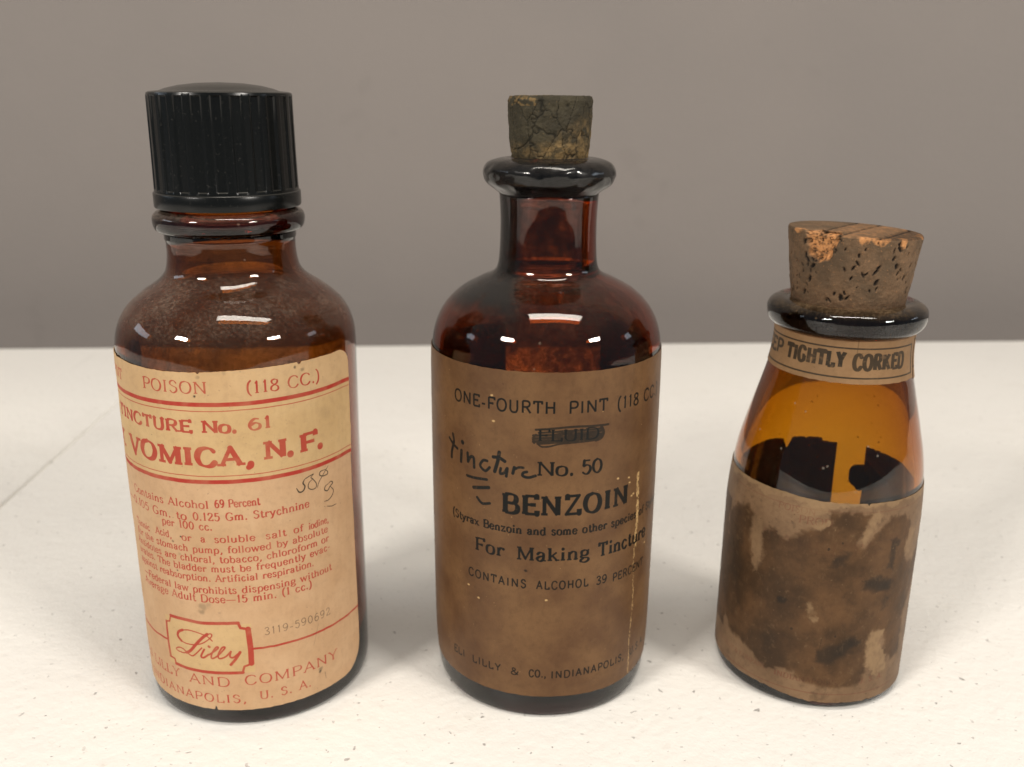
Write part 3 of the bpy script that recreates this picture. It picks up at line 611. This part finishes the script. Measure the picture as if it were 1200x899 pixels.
AM_L = mat_glass('amber_glass_left', (.77, .52, .01), 1300, dust=.34, dust_col=(.27, .195, .145), dust_lo=82, dust_hi=92, bump=.05)
AM_M = mat_glass('amber_glass_middle', (.82, .50, .01), 1250, dust=.16, dust_col=(.22, .155, .11), dust_lo=83, dust_hi=100, bump=.05, grime=(-.0075, .094, .9))
AM_R = mat_glass('amber_glass_right', (.877, .70, .02), 1300, dust=.05, dust_lo=40, dust_hi=90, bump=.05)
AM_RL = mat_glass('dark_amber_lip_glass', (.80, .42, .03), 1800, dust=.5, dust_col=(.20, .13, .07), dust_lo=91.5, dust_hi=94, bump=.05)
AM_ML = mat_glass('dirty_amber_lip_glass', (.80, .42, .03), 1500, dust=.5, dust_col=(.10, .08, .055), dust_lo=119, dust_hi=125, bump=.10, rough=.06, grime=(.03, .1, .75))

N = NT('black_bakelite'); co = N.obj()
fine = N.noise(co, 1500, 3, .6); geo = N.n('NewGeometry'); up = N.ramp(N.n('SeparateXYZ', {0: geo.outputs['Normal']}).outputs[2], .3, .9)
dst = N.math('ADD', N.math('MULTIPLY', up, .08), N.math('MULTIPLY', N.ramp(fine, .62, .74), .06))
c = N.mix(dst, (.0035, .004, .0038), (.30, .28, .24))
p = N.n('BsdfPrincipled', {'Base Color': c, 'Roughness': .24, 'Specular IOR Level': .28})
N.link(N.n('Bump', {'Height': N.noise(co, 260, 3), 'Strength': .15, 'Distance': .0001}).outputs[0], p.inputs['Normal'])
N.link(p.outputs[0], N.out.inputs[0]); BAK = N.m

def mat_cork(name, ca, cb, cc, hollow, sheen=.12):
    """attributes: pit (depth of pits and cracks), fresh (newly broken or rubbed cork)"""
    N = NT(name); co = N.obj()
    n1 = N.noise(co, 130, 5, .65); n2 = N.noise(co, 700, 4, .7); n4 = N.noise(co, 2600, 2, .6)
    c = N.mix(N.ramp(n1, .32, .68), ca, cb)
    fr = N.n('Attribute', attribute_name='fresh').outputs['Fac']
    pit = N.n('Attribute', attribute_name='pit').outputs['Fac']
    c = N.mix(N.math('MULTIPLY', N.ramp(n2, .42, .7), .5), c, tuple(x * .45 for x in ca))
    frc = N.mix(N.ramp(n2, .3, .75), cc, tuple(x * .55 for x in cc))
    c = N.mix(N.math('MULTIPLY', fr, N.ramp(n2, .72, .45)), c, frc)
    c = N.mix(N.math('MULTIPLY', N.ramp(n4, .62, .75), .35), c, cc)
    c = N.mix(pit, c, hollow)
    p = N.n('BsdfPrincipled', {'Base Color': c, 'Roughness': .68, 'Specular IOR Level': sheen})
    N.link(N.n('Bump', {'Height': N.math('ADD', n2, N.math('MULTIPLY', n4, .5)), 'Strength': .6, 'Distance': .0003}).outputs[0], p.inputs['Normal'])
    N.link(p.outputs[0], N.out.inputs[0]); return N.m
CORK_M = mat_cork('old_blackened_cork', (.062, .052, .032), (.036, .031, .021), (.19, .125, .055), (.010, .009, .007))
CORK_R = mat_cork('pitted_brown_cork', (.165, .100, .056), (.088, .060, .037), (.58, .27, .105), (.012, .009, .007))

# ------------------------------------------------------------------ wall and table
N = NT('painted_wall'); co = N.obj()
c = N.mix(N.ramp(N.noise(co, 5, 5, .6), .3, .7), (.206, .183, .168), (.192, .172, .159))
sc_ = N.ramp(N.noise(co, 14, 3, .7), .66, .72)
c = N.mix(N.math('MULTIPLY', sc_, .10), c, (.12, .105, .097))
p = N.n('BsdfPrincipled', {'Base Color': c, 'Roughness': .75, 'Specular IOR Level': .2})
N.link(N.n('Bump', {'Height': N.noise(co, 220, 3), 'Strength': .25, 'Distance': .0008}).outputs[0], p.inputs['Normal'])
N.link(p.outputs[0], N.out.inputs[0]); WALLM = N.m
def box(name, x0, x1, y0, y1, z0, z1, mat, parent=None, bev=0, seg=3):
    bm = bmesh.new(); bmesh.ops.create_cube(bm, size=1)
    for v in bm.verts:
        v.co = (x0 + (v.co.x + .5) * (x1 - x0), y0 + (v.co.y + .5) * (y1 - y0), z0 + (v.co.z + .5) * (z1 - z0))
    if bev: bmesh.ops.bevel(bm, geom=bm.edges[:], offset=bev, segments=seg, profile=.5, affect='EDGES')
    me = bpy.data.meshes.new(name); bm.to_mesh(me); bm.free()
    me.polygons.foreach_set('use_smooth', [True] * len(me.polygons)); me.set_sharp_from_angle(angle=radians(40))
    me.materials.append(mat); o = bpy.data.objects.new(name, me); COL.objects.link(o)
    if parent: o.parent = parent
    return o
TROT = radians(3.1)
WALL_Y = 0.605
w = box('wall', -2.2, 2.2, WALL_Y, WALL_Y + .1, -.74, 1.7, WALLM)
w.rotation_euler = (0, 0, radians(.8)); w.location = (0, 0, 0); tag(w, kind='structure')
fl_ = NT('floor_vinyl'); p = fl_.n('BsdfPrincipled', {'Base Color': (.16, .15, .14, 1), 'Roughness': .5}); fl_.link(p.outputs[0], fl_.out.inputs[0])
fo = box('floor', -2.2, 2.2, -1.5, WALL_Y + .2, -.80, -.74, fl_.m); tag(fo, kind='structure')

N = NT('moulded_table_plastic'); co = N.obj()
lump = N.noise(co, 160, 4, .6); big = N.noise(co, 9, 4, .5); pore = N.noise(co, 420, 3, .6)
c = N.mix(N.ramp(big, .3, .7), (.80, .775, .725), (.775, .75, .705))
def flecks(scale, thr, size, stretch=1.0, seed=0.0):
    mp = N.obj(off=(seed, seed * .7, 0), scale=(1, stretch, 1))
    warp = N.n('TexNoise', {'Vector': mp, 'Scale': scale * 2.2, 'Detail': 2.0})
    vv = N.n('VectorMath', {0: mp, 1: N.n('VectorMath', {0: warp.outputs['Color'], 'Scale': .5 / scale}, operation='SCALE').outputs[0]}, operation='ADD').outputs[0]
    v = N.n('TexVoronoi', {'Vector': vv, 'Scale': float(scale)}, voronoi_dimensions='2D')
    rnd = N.n('SeparateColor', {0: v.outputs['Color']}).outputs
    on = N.ramp(rnd[0], thr, thr + .01)
    rad = N.math('MULTIPLY', N.math('ADD', rnd[1], .35), size)
    d = N.math('SUBTRACT', v.outputs['Distance'], rad)
    return N.math('MULTIPLY', on, N.math('MULTIPLY', N.ramp(d, .02, -.02), N.ramp(rnd[2], 0, 1, .25, 1, False)))
f1 = flecks(140, .58, .042); f2 = flecks(300, .72, .055, 1.0, 3.1); f3 = flecks(60, .72, .022, 1.0, 7.7); f4 = flecks(75, .60, .06, 1.2, 1.7)
f = N.math('MAXIMUM', N.math('MULTIPLY', f1, .9), N.math('MULTIPLY', f2, .6)); f = N.math('MAXIMUM', f, f3)
c = N.mix(N.math('MULTIPLY', f4, .14), c, (.45, .40, .32))
c = N.mix(N.math('MULTIPLY', N.ramp(pore, .66, .76), .22), c, (.42, .38, .32))
c = N.mix(N.math('MULTIPLY', f, .65), c, (.07, .055, .05))
scr = N.n('TexNoise', {'Vector': N.obj(scale=(1, .06, 1), off=(.3, .1, 0)), 'Scale': 160.0, 'Detail': 3.0}).outputs['Fac']
c = N.mix(N.math('MULTIPLY', N.ramp(scr, .68, .76), .10), c, (.40, .37, .33))
smr = N.ramp(N.noise(co, 24, 6, .7), .52, .72)
c = N.mix(N.math('MULTIPLY', smr, .09), c, (.50, .45, .37))
p = N.n('BsdfPrincipled', {'Base Color': c, 'Roughness': .42, 'Specular IOR Level': .4})
hgt = N.math('SUBTRACT', N.math('ADD', lump, N.math('MULTIPLY', pore, .6)), N.math('MULTIPLY', f, .8))
N.link(N.n('Bump', {'Height': hgt, 'Strength': .7, 'Distance': .00045}).outputs[0], p.inputs['Normal'])
N.link(p.outputs[0], N.out.inputs[0]); TABM = N.m

tab = empty('folding_table', (0, 0.5225, -.74), TROT)
tag(tab, 'white speckled plastic table top under the three brown bottles', 'table')
SEAMX = -0.190
def tabletop(name, x0, x1):
    return box(name, x0, x1, -.78, 0, .695, .74, TABM, tab, .0016, 4)
tabletop('tabletop_panel', -.95, SEAMX - .00005)
tabletop('tabletop_panel', SEAMX + .00005, .95)
N = NT('grey_steel'); p = N.n('BsdfPrincipled', {'Base Color': (.25, .25, .26, 1), 'Metallic': .9, 'Roughness': .4}); N.link(p.outputs[0], N.out.inputs[0]); STEEL = N.m
for x in (-.85, .85):
    for y in (-.70, -.08): box('leg', x - .013, x + .013, y - .013, y + .013, 0, .70, STEEL, tab, .004, 2)

# ------------------------------------------------------------------ label shell
def label_mesh(name, R_of, r, mat, parent, edge_top, edge_bot, s_rng, un=200, vn=60, lean=lambda z: 0, deg=False, thick=.10, rim=.26, curl=None):
    """paper wrapped round the glass; s is arc length in mm (or degrees * 0.2 when deg)"""
    ras = r; s0, s1 = s_rng
    V = []; UV = []; F = []
    def ang(s): return radians(s / .2) if deg else s / rim_r
    rim_r = R_of
    for side in (0, 1):
        for j in range(vn + 1):
            for i in range(un + 1):
                s = s0 + (s1 - s0) * i / un
                b, t_ = edge_bot(s), edge_top(s)
                h = b + (t_ - b) * j / vn
                rr = PR(h) + (.03 if side else .03 + thick)
                if curl: rr += curl(s, h)
                a = radians(s / .2) if deg else s / RB
                V.append(((rr * sin(a) + lean(h)) * 1e-3, -rr * cos(a) * 1e-3, h * 1e-3))
                UV.append(((s - ras.s0) * ras.ppm / ras.w, (h - ras.h0) * ras.ppm / ras.h))
    K = (un + 1) * (vn + 1); q = lambda i, j, k=0: k * K + j * (un + 1) + i
    for j in range(vn):
        for i in range(un):
            F.append((q(i, j), q(i + 1, j), q(i + 1, j + 1), q(i, j + 1)))
            F.append((q(i, j, 1), q(i, j + 1, 1), q(i + 1, j + 1, 1), q(i + 1, j, 1)))
    for i in range(un):
        F.append((q(i + 1, 0), q(i, 0), q(i, 0, 1), q(i + 1, 0, 1))); F.append((q(i, vn), q(i + 1, vn), q(i + 1, vn, 1), q(i, vn, 1)))
    for j in range(vn):
        F.append((q(0, j), q(0, j + 1), q(0, j + 1, 1), q(0, j, 1))); F.append((q(un, j + 1), q(un, j), q(un, j, 1), q(un, j + 1, 1)))
    return mesh_obj(name, V, F, mat, parent, True, UV, sharp=radians(50))

def nz(x, y=0, z=0): return noise.noise(Vector((x, y, z)))
def fold(outer, wall, base, topz, inner_top=None):
    """closed profile of a hollow vessel from its outer profile (bottom to top)"""
    return outer
def inset(prof, t):
    """the inside of a wall of thickness t(z) under an outer profile"""
    o = []
    for i, (r, z) in enumerate(prof):
        a = prof[max(i - 1, 0)]; b = prof[min(i + 1, len(prof) - 1)]
        dx, dz = b[0] - a[0], b[1] - a[1]; l = hypot(dx, dz) + 1e-9
        k = t(z); o.append((r - dz / l * k, z + dx / l * k))
    return o
def interp(P):
    zs = [p[1] for p in P]; rs_ = [p[0] for p in P]
    return lambda z: float(np.interp(z, zs, rs_))

def mat_film(name, col, lo, hi, amount):
    N = NT(name); co = N.obj()
    a = N.noise(co, 85, 6, .7); b = N.noise(co, 500, 4, .7); z = N.n('SeparateXYZ', {0: co}).outputs[2]
    m = N.math('MULTIPLY', N.ramp(N.math('ADD', a, N.math('MULTIPLY', b, .35)), lo, hi), amount)
    tr = N.n('BsdfTransparent', {'Color': (1, 1, 1, 1)}); df = N.n('BsdfDiffuse', {'Color': col + (1,)})
    mx = N.n('MixShader', {0: m, 1: tr.outputs[0], 2: df.outputs[0]}); N.link(mx.outputs[0], N.out.inputs[0]); return N.m
FILM_M = mat_film('resin_film', (.045, .016, .006), .50, .86, .93)
FILM_L = mat_film('brown_film', (.060, .026, .012), .45, .95, .60)
def film(prof, z0, z1, mat, parent, lean):
    p = [(q[0] - .12, q[1]) for q in prof if z0 <= q[1] <= z1]
    lathe('dried_residue', p, mat, parent, seg=96, closed=False, lean=lean)

# ------------------------------------------------------------------ LEFT BOTTLE
LX, LY = -0.06239, 0.20497
bl = empty('medicine_bottle', (LX, LY, 0))
tag(bl, 'tall brown bottle with black ribbed screw cap and cream label in red print, leftmost', 'bottle', 'old brown medicine bottles in a row')
leanL = lambda z: .42 * max(0, min(1, (z - 60) / 40))
oL = [(26.15, 5.0), (26.25, 12), (26.25, 30), (26.25, 60), (26.25, 80), (26.2, 84.5), (25.9, 87.3), (24.9, 90.4), (22.9, 93.4), (19.6, 96.2), (16.4, 98.4), (14.5, 100.6), (13.8, 104), (13.75, 107, 1), (14.0, 107.6, 1), (14.0, 108.9, 1)]
outL = smooth_profile(oL, 5)
base = smooth_profile([(0, 2.2), (14, 2.0), (20.5, 1.0), (23.3, .15), (24.5, .0), (25.5, .6), (26.0, 2.2), (26.15, 5.0)], 4)[:-1]
inn = [(11.6, 108.9)] + [q for q in reversed(inset(outL, lambda z: 1.9)) if 11 < q[1] < 106.5 and q[0] > 11] + smooth_profile([(24.2, 10.5), (23.2, 7.6), (19.5, 5.8), (10, 6.2), (0, 6.6)], 5)
lathe('glass_body', base + outL + inn, AM_L, bl, lean=leanL)
film(inn, 30, 104, FILM_L, bl, leanL)
lip = smooth_profile([(11.6, 108.93, 1), (14.0, 108.93, 1), (15.5, 109.5), (16.05, 110.9), (16.0, 112.4), (15.1, 113.4), (13.6, 113.8, 1), (13.2, 115, 1), (13.2, 124, 1), (11.6, 124, 1)], 4, closed=True)
lathe('neck_ring', lip, AM_L, bl, lean=leanL)
def ribs(a, z, r):
    if 118.2 < z < 137.0 and r > 13.5:
        u = (a / (2 * pi) * 24 + .15) % 1.0
        return .34 * max(0, min(1, (0.5 - abs(u - .5)) * 9 - 1.9)) - .34
    return 0
cap_o = [(0, 117.6), (12.0, 117.6), (13.6, 117.4), (14.3, 114.3), (14.6, 114.15), (15.28, 114.3), (15.42, 114.6), (15.42, 117.25), (15.3, 117.45), (15.12, 117.55), (15.05, 118.1), (15.05, 118.3), (14.95, 125), (14.9, 131), (14.85, 136.8), (14.85, 137.1), (14.7, 137.6), (14.2, 137.85), (13.2, 137.95), (12.2, 138.05), (11.0, 138.5), (8.5, 139.1), (5, 139.55), (0, 139.75)]
capo = lathe('screw_cap', cap_o, BAK, bl, seg=480, closed=False, lean=lambda z: .42 + .1, dr=ribs, sharp=radians(35))

PR = interp([(r + 0.0, z) for r, z in outL]); RB = 26.25
def cham(s, a, b, rad):
    """how far the corner rounding cuts the edge at s"""
    d = min(s - a, b - s)
    return rad - math.sqrt(max(0, rad * rad - (rad - d) ** 2)) if d < rad else 0
topE = lambda s: 84.35 - .5 * exp(-((s + 8) / 14.) ** 2) - cham(s, -44.6, 34.1, 3.2) + .10 * nz(s * .9, 3) + .05 * nz(s * 4, 9) - (.45 if 19.2 < s < 20.0 else 0) - (.3 if -1.2 < s < -.7 else 0)
botE = lambda s: 4.55 + cham(s, -44.6, 34.1, 6.5) + .08 * nz(s * .8, 30) + .05 * nz(s * 4, 40) + (.9 if -4.1 < s < -3.75 else 0)
label_mesh('paper_label', RB, RL, LAB_L, bl, topE, botE, (-44.6, 34.1), 320, 60, lean=leanL,
           curl=lambda s, h: .10 * exp(-((h - 64 - (s - 20) * .12) / .8) ** 2) * max(0, min(1, (s - 18) / 8)) + .07 * nz(s * .25, h * .25, 5) + .06 * nz(s * .9, h * .12, 9) + .08 + .45 * max(0, (s - 31.2) / 3) ** 2 * (.4 + .6 * (h > 60)) + .3 * max(0, (h - 82.4) / 2) ** 2 * max(0, nz(s * .3, 55)))

# ------------------------------------------------------------------ MIDDLE BOTTLE
MX, MY = 0.00778, 0.20826
bmid = empty('medicine_bottle', (MX, MY, 0))
tag(bmid, 'brown bottle with round shoulders, dark cork and dark brown label, standing between the two others', 'bottle', 'old brown medicine bottles in a row')
leanM = lambda z: .12 * max(0, min(1, (z - 80) / 40))
oM = [(26.0, 6.5), (26.3, 12), (26.45, 30), (26.5, 60), (26.4, 80), (26.2, 84), (25.7, 87), (24.6, 90), (22.7, 92.9), (19.6, 95.7), (15.4, 98.0), (12.6, 99.3), (11.3, 101.0), (10.85, 104.5), (10.7, 110), (10.8, 114), (11.0, 117.0, 1)]
outM = smooth_profile(oM, 5)
baseM = smooth_profile([(0, 2.6), (14, 2.3), (20.5, 1.0), (23.2, .15), (24.4, .0), (25.2, .6), (25.75, 2.6), (26.0, 6.5)], 4)[:-1]
innM = [(8.3, 117.0)] + [(q[0] if q[1] < 99 else min(q[0], 8.9), q[1]) for q in reversed(inset(outM, lambda z: 2.1)) if 13 < q[1] < 115] + smooth_profile([(24.0, 12.5), (22.3, 8.6), (17, 6.6), (9, 7.0), (0, 7.6)], 5)
lathe('glass_body', baseM + outM + innM, AM_M, bmid, lean=leanM, dr=lambda a, z, r: .10 * nz(sin(a) * 1.5, cos(a) * 1.5, z * .04))
film(innM, 40, 116, FILM_M, bmid, leanM)
lipM = smooth_profile([(8.3, 117.03, 1), (11.0, 117.03, 1), (12.0, 117.8), (13.7, 119.2), (14.5, 121.0), (14.2, 122.7), (12.9, 123.9), (10.6, 124.5), (8.9, 124.5), (8.35, 124.0)], 5, closed=True)
lathe('lip', lipM, AM_ML, bmid, lean=leanM, dr=lambda a, z, r: (.28 * nz(sin(a) * 5.2 + 4, cos(a) * 5.2, z * .6) + .25 * nz(sin(a) * 2.2 + 4, cos(a) * 2.2, z * .25) + .08 * nz(sin(a) * 9, cos(a) * 9, z * .9)) if r > 9.4 else 0)
PR = interp([(r, z) for r, z in outM]); RB = 26.5
topM = lambda s: 83.4 + .10 * nz(s * .5, 3) + .05 * nz(s * 3, 5)
botM = lambda s: 6.1 - .5 * exp(-((s - 18) / 9) ** 2) + .12 * nz(s * .5, 70) + .07 * nz(s * 3, 80)
label_mesh('paper_label', RB, RM, LAB_M, bmid, topM, botM, (-73, 66.5), 320, 60, lean=leanM, thick=.08, curl=lambda s, h: .04 * nz(s * .3, h * .3, 8) + .04)

def cork(name, prof, mat, parent, lean, seg, disp, pos, sharp=None):
    """cork as a closed lathe, then every vertex displaced; disp returns (new vector, pit, fresh)"""
    V = []; F = []; rows = []; pit = []; fr = []
    for r, z in prof:
        row = []
        if r <= 1e-6:
            v, p_, f_ = disp(0, z, 0.0, 0.0); row = [len(V)] * seg; V.append(v); pit.append(p_); fr.append(f_)
        else:
            for j in range(seg):
                a = 2 * pi * j / seg
                v, p_, f_ = disp(a, z, r, 1.0); row.append(len(V)); V.append(v); pit.append(p_); fr.append(f_)
        rows.append(row)
    for i in range(len(rows) - 1):
        A, B = rows[i], rows[i + 1]
        for j in range(seg):
            k = (j + 1) % seg; f = []
            for v in (A[j], A[k], B[k], B[j]):
                if v not in f: f.append(v)
            if len(f) > 2: F.append(f)
    V = [((x + lean) * 1e-3, y * 1e-3, z * 1e-3) for x, y, z in V]
    return mesh_obj(name, V, F, mat, parent, True, attrs={'pit': pit, 'fresh': fr}, sharp=sharp)
def dense(pts, step):
    out = []
    for (r0, z0), (r1, z1) in zip(pts[:-1], pts[1:]):
        n = max(1, int(hypot(r1 - r0, z1 - z0) / step))
        out += [(r0 + (r1 - r0) * i / n, z0 + (z1 - z0) * i / n) for i in range(n)]
    return out + [pts[-1]]

def rid(x, y, z, s):       # thin crack lines
    v = noise.voronoi(Vector((x * s, y * s, z * s)))[0]
    return v[1] - v[0]
def dispM(a, z, r, on):
    x, y = r * sin(a), -r * cos(a)
    if z < 124.2: return (x, y, z), 0, 0
    wx = nz(x * .8, y * .8, z * .8) * .5
    c1 = rid(x + wx, y, z * .55 + wx, .28); c2 = rid(x + wx * 2, y, z + wx, .85)
    m = nz(x * .25, y * .25, z * .2 + 7)
    crack = max(0, 1 - c1 / .045) * .9 + max(0, 1 - c2 / .06) * (.26 if m > .05 else .06)
    crack = min(1, crack)
    n1 = .16 * nz(x * .5, y * .5, z * .5) + .10 * nz(x * 1.7, y * 1.7, z * 1.7) + .06 * nz(x * 4, y * 4, z * 4)
    d = n1 - .30 * crack
    top = z > 136.5
    rr = r + (d if not top else d * .4)
    zz = z + (d if top and r < 8.6 else 0) * on
    if top and r > 8: rr -= .25 * max(0, nz(x * .6, y * .6, 3))
    side = sin(a)
    fresh = max(0, 1 - abs(z - 126.2) / 2.4) * (.35 + .65 * (nz(x * .7, y * .7, z * .7 + 4) > 0)) * (1 if side > -.2 else .6)
    fresh += max(0, min(1, (side * 6 - (z - 130) * 1.1) / 4)) * .75 * max(0, .55 + nz(x * .9, y * .9, z * .9))
    fresh += (.9 if z > 135.4 and side < -.35 and nz(x * 1.2, y * 1.2, z * 1.2) > .05 else 0)
    return (rr * sin(a), -rr * cos(a), zz), crack * .9, min(1, max(0, fresh))
cm = dense([(0, 117), (7.9, 117), (8.0, 119), (8.25, 124.2)], 1.2)[:-1] + dense([(8.25, 124.2), (8.6, 127), (8.95, 131), (9.15, 136.6), (8.85, 137.35), (0, 137.5)], .14)
cork('cork_stopper', cm, CORK_M, bmid, .10, 300, dispM, None)

# ------------------------------------------------------------------ RIGHT BOTTLE
RX, RY = 0.0756, 0.2085
br = empty('medicine_bottle', (RX, RY, 0))
tag(br, 'short sloping brown bottle with pitted light cork and badly stained label, rightmost', 'bottle', 'old brown medicine bottles in a row')
leanR = lambda z: .75 * max(0, min(1, (z - 45) / 40))
oR = [(22.45, 3.5), (22.45, 10), (22.4, 25), (22.35, 40), (22.2, 47), (21.6, 54), (20.8, 59.2), (19.65, 64), (18.4, 68.9), (17.1, 73.8), (16.0, 78.4), (15.4, 83), (15.3, 87.2, 1)]
outR = smooth_profile(oR, 5)
baseR = smooth_profile([(0, 2.0), (12, 1.7), (17.5, .8), (19.8, .1), (20.9, .0), (21.8, .5), (22.3, 1.6), (22.45, 3.5)], 4)[:-1]
innR = smooth_profile([(11.9, 87.2, 1), (12.3, 83), (13.4, 78), (14.9, 73), (16.3, 68.3), (17.6, 63.5), (18.8, 58.7), (19.7, 53.7), (20.3, 47), (20.4, 40), (20.4, 12), (19.8, 7.5), (17, 5.6), (9, 6.0), (0, 6.4)], 5)
lathe('glass_body', baseR + outR + innR, AM_R, br, lean=leanR, dr=lambda a, z, r: .07 * nz(sin(a) * 1.5, cos(a) * 1.5 + 8, z * .04))
lipR = smooth_profile([(11.9, 87.23, 1), (15.3, 87.23, 1), (15.9, 87.8), (17.0, 88.9), (17.5, 90.6), (17.35, 92.2), (16.3, 93.3), (14.6, 93.9), (13.0, 93.8), (12.1, 93.2)], 5, closed=True)
lathe('lip', lipR, AM_RL, br, lean=leanR, dr=lambda a, z, r: (.12 * nz(sin(a) * 2.2, cos(a) * 2.2 + 5, z * .25)) if r > 13 else 0)
PR = interp([(r, z) for r, z in outR]); RB = 22.22
topR = lambda s: 52.5 + (-.45 if s < -8 else 0) * min(1, (-8 - s) / 8) * -1 + .14 * nz(s * .6, 3) + .08 * nz(s * 3, 5) - (.5 if abs(s - 2.6) < .15 else 0) - (3.2 * exp(-((s + 66) / .9) ** 2) + .9 * abs(nz(s * 1.1, 9)) + (1.0 if s < -76 else 0) if s < -50 else 0) - (.8 * abs(nz(s * 1.1, 19)) if s > 42 else 0)
botR = lambda s: 2.15 + (1.2 * max(0, min(1, (-6 - s) / 10)) if s < -6 else 0) + .22 * nz(s * .8, 70) + .14 * nz(s * 2.5, 80)
SG0, SG1 = radians(-206.5) * 22.22, radians(133) * 22.22
label_mesh('paper_label', RB, RR, LAB_R, br, topR, botR, (SG0, SG1), 420, 46, lean=leanR, thick=.09, curl=lambda s, h: .05 * nz(s * .4, h * .4, 8) + .05)
topN = lambda s: 87.9 + .08 * nz(s, 3)
botN = lambda s: 78.25 - (s + 10) * .02 - (2.0 * min(1, (-38 - s) / 9) if s < -38 else 0) + .10 * nz(s * .9, 7)
label_mesh('neck_label', RB, RN, LAB_N, br, topN, botN, (-60.5, 11.0), 260, 20, lean=leanR, deg=True, thick=.09, curl=lambda s, h: .03 * nz(s * .5, h * .5, 18) + .03)
# scrap of paper stuck on the far side of the glass, seen through the amber
N = NT('dark_residue'); co = N.obj()
p = N.n('BsdfPrincipled', {'Base Color': (.03, .02, .014, 1), 'Roughness': .7}); N.link(p.outputs[0], N.out.inputs[0]); RES = N.m
def scrap(name, phi, h, w, hh, seed):
    V = []; F = []; n = 22; r_ = PR(h) + .06
    for k in (0, 1):
        rk = r_ + .08 * k
        V.append((rk * sin(radians(phi)), -rk * cos(radians(phi)), h))
        for i in range(n):
            t_ = 2 * pi * i / n; q = 1 + .22 * nz(cos(t_) * 1.4 + seed, sin(t_) * 1.4)
            a = radians(phi) + w * q * cos(t_) / r_; z = h + hh * q * sin(t_)
            V.append((rk * sin(a), -rk * cos(a), z))
    for i in range(n):
        j = (i + 1) % n
        F.append((0, 1 + j, 1 + i)); F.append((n + 1, n + 2 + i, n + 2 + j)); F.append((1 + i, 1 + j, n + 2 + j, n + 2 + i))
    return mesh_obj(name, [(x * 1e-3 + leanR(z) * 1e-3, y * 1e-3, z * 1e-3) for x, y, z in V], F, RES, br, False)
scrap('paper_scrap', 135.5, 43.8, 3.0, 3.4, 1)

rng = random.Random(4)
PITS = []
for i in range(130):
    a = rng.uniform(-1.9, 1.9); PITS.append((a, rng.uniform(95, 108.5), rng.uniform(.22, .85), rng.uniform(.25, .6), rng.uniform(-.8, .8)))
PITS += [(-.65, 101.2, .5, .45, .3), (.05, 102.8, .65, .4, -.6), (.25, 101.6, .6, .3, -.8), (-.05, 97.3, .5, .5, .5), (.0, 96.2, .7, .35, -.7), (.75, 103.3, .65, .75, .1), (.35, 98.0, .45, .4, .4)]
SLOPE = -.045
def dispR(a, z, r, on):
    if a > pi: a -= 2 * pi
    x, y = r * sin(a), -r * cos(a)
    if z < 93.6: return (x, y, z), 0, 0
    pit = 0; fresh = 0
    a0 = a; a = a + .36
    if a > pi: a -= 2 * pi
    isr = r > 11 and z < 109.4
    if isr:
        for pa, pz, ps, asp, tl in PITS:
            da = (a - pa) * 13.5; dz = z - pz
            if abs(da) > 1.2 or abs(dz) > 1.2: continue
            u = da * cos(tl) + dz * sin(tl); v = -da * sin(tl) + dz * cos(tl)
            q = (u / (ps * asp)) ** 2 + (v / ps) ** 2
            q *= 1 + .7 * nz(x * 2.5, y * 2.5, z * 2.5)
            pit = max(pit, min(1, max(0, 1.5 - q * 1.1)))
    # broken chip at the upper front-left: centre angle -0.35, z 107
    ca = (a + .49) * 13.8; cz = z - 109.2
    w = nz(x * .7, y * .7, z * .7) * .8
    q = (ca / (4.0 + w)) ** 2 + (cz / (6.2 + w)) ** 2
    chip = max(0, min(1, (1 - q) * 3.2)) if r > 9.5 else 0
    if chip > 0:
        fresh = max(fresh, min(1, chip * 1.5)); pit *= .3
        if nz(x * 1.9, y * 1.9, z * 1.9) > .32: pit = max(pit, .8)
    # smaller rubbed patches along the rim
    for pa, hw, dp in ((.42, 2.3, 1.9), (.80, .9, 3.2), (-.95, 1.8, 1.3), (1.35, 1.1, .9), (.16, 1.2, 2.2), (1.62, 1.0, .8)):
        da = (a - pa) * 14
        qq = (da / hw) ** 2 + ((z - 109.6) / dp) ** 2 + .5 * nz(x * 1.1, y * 1.1, z * 1.1)
        if r > 12.6: fresh = max(fresh, min(1, max(0, (1 - qq) * 4)) * .85)
    n1 = .14 * nz(x * .35, y * .35, z * .35) + .09 * nz(x * 1.3, y * 1.3, z * 1.3) + .05 * nz(x * 3.3, y * 3.3, z * 3.3)
    dr_ = n1 - .42 * pit - chip * (1.3 + .3 * nz(x * 1.6, y * 1.6, z * 1.6))
    dz_ = 0
    if z > 109.0:         # top face: three growth lines cut across it, dark band at the right
        tx = x * .80 - y * .6
        groove = 0
        for gx, gw in ((-3.6, .7), (1.4, .6), (8.9, 1.1)):
            u = abs(tx - gx + .25 * nz(x * .5, y * .5, 2))
            groove = max(groove, max(0, 1 - u / gw))
        if r < 14: dz_ = -.45 * groove + n1 * .6
        pit = max(pit, groove)
        if tx > 9.4: pit = max(pit, .55 + .4 * nz(x * 2, y * 2, 1))
        fresh = max(fresh, .20 + .3 * nz(x * .6, y * .6, 3)) if tx > -3.6 else fresh * .7
        pit = max(0, min(1, pit))
    rr = max(0, r + dr_)
    zz = z + dz_ + (SLOPE * x if z > 100 else 0) * min(1, max(0, (z - 100) / 9))
    if chip > 0 and z > 108.5: zz -= chip * .5
    a = a0
    return (rr * sin(a), -rr * cos(a), zz), pit, min(1, fresh)
cr = dense([(0, 82), (11.2, 82), (11.75, 87), (12.3, 93.6)], 1.5)[:-1] + dense([(12.3, 93.6), (12.9, 97.5), (13.6, 103), (14.3, 108.9), (14.1, 109.35), (0, 109.5)], .15)
cork('cork_stopper', cr, CORK_R, br, .75, 420, dispR, None)
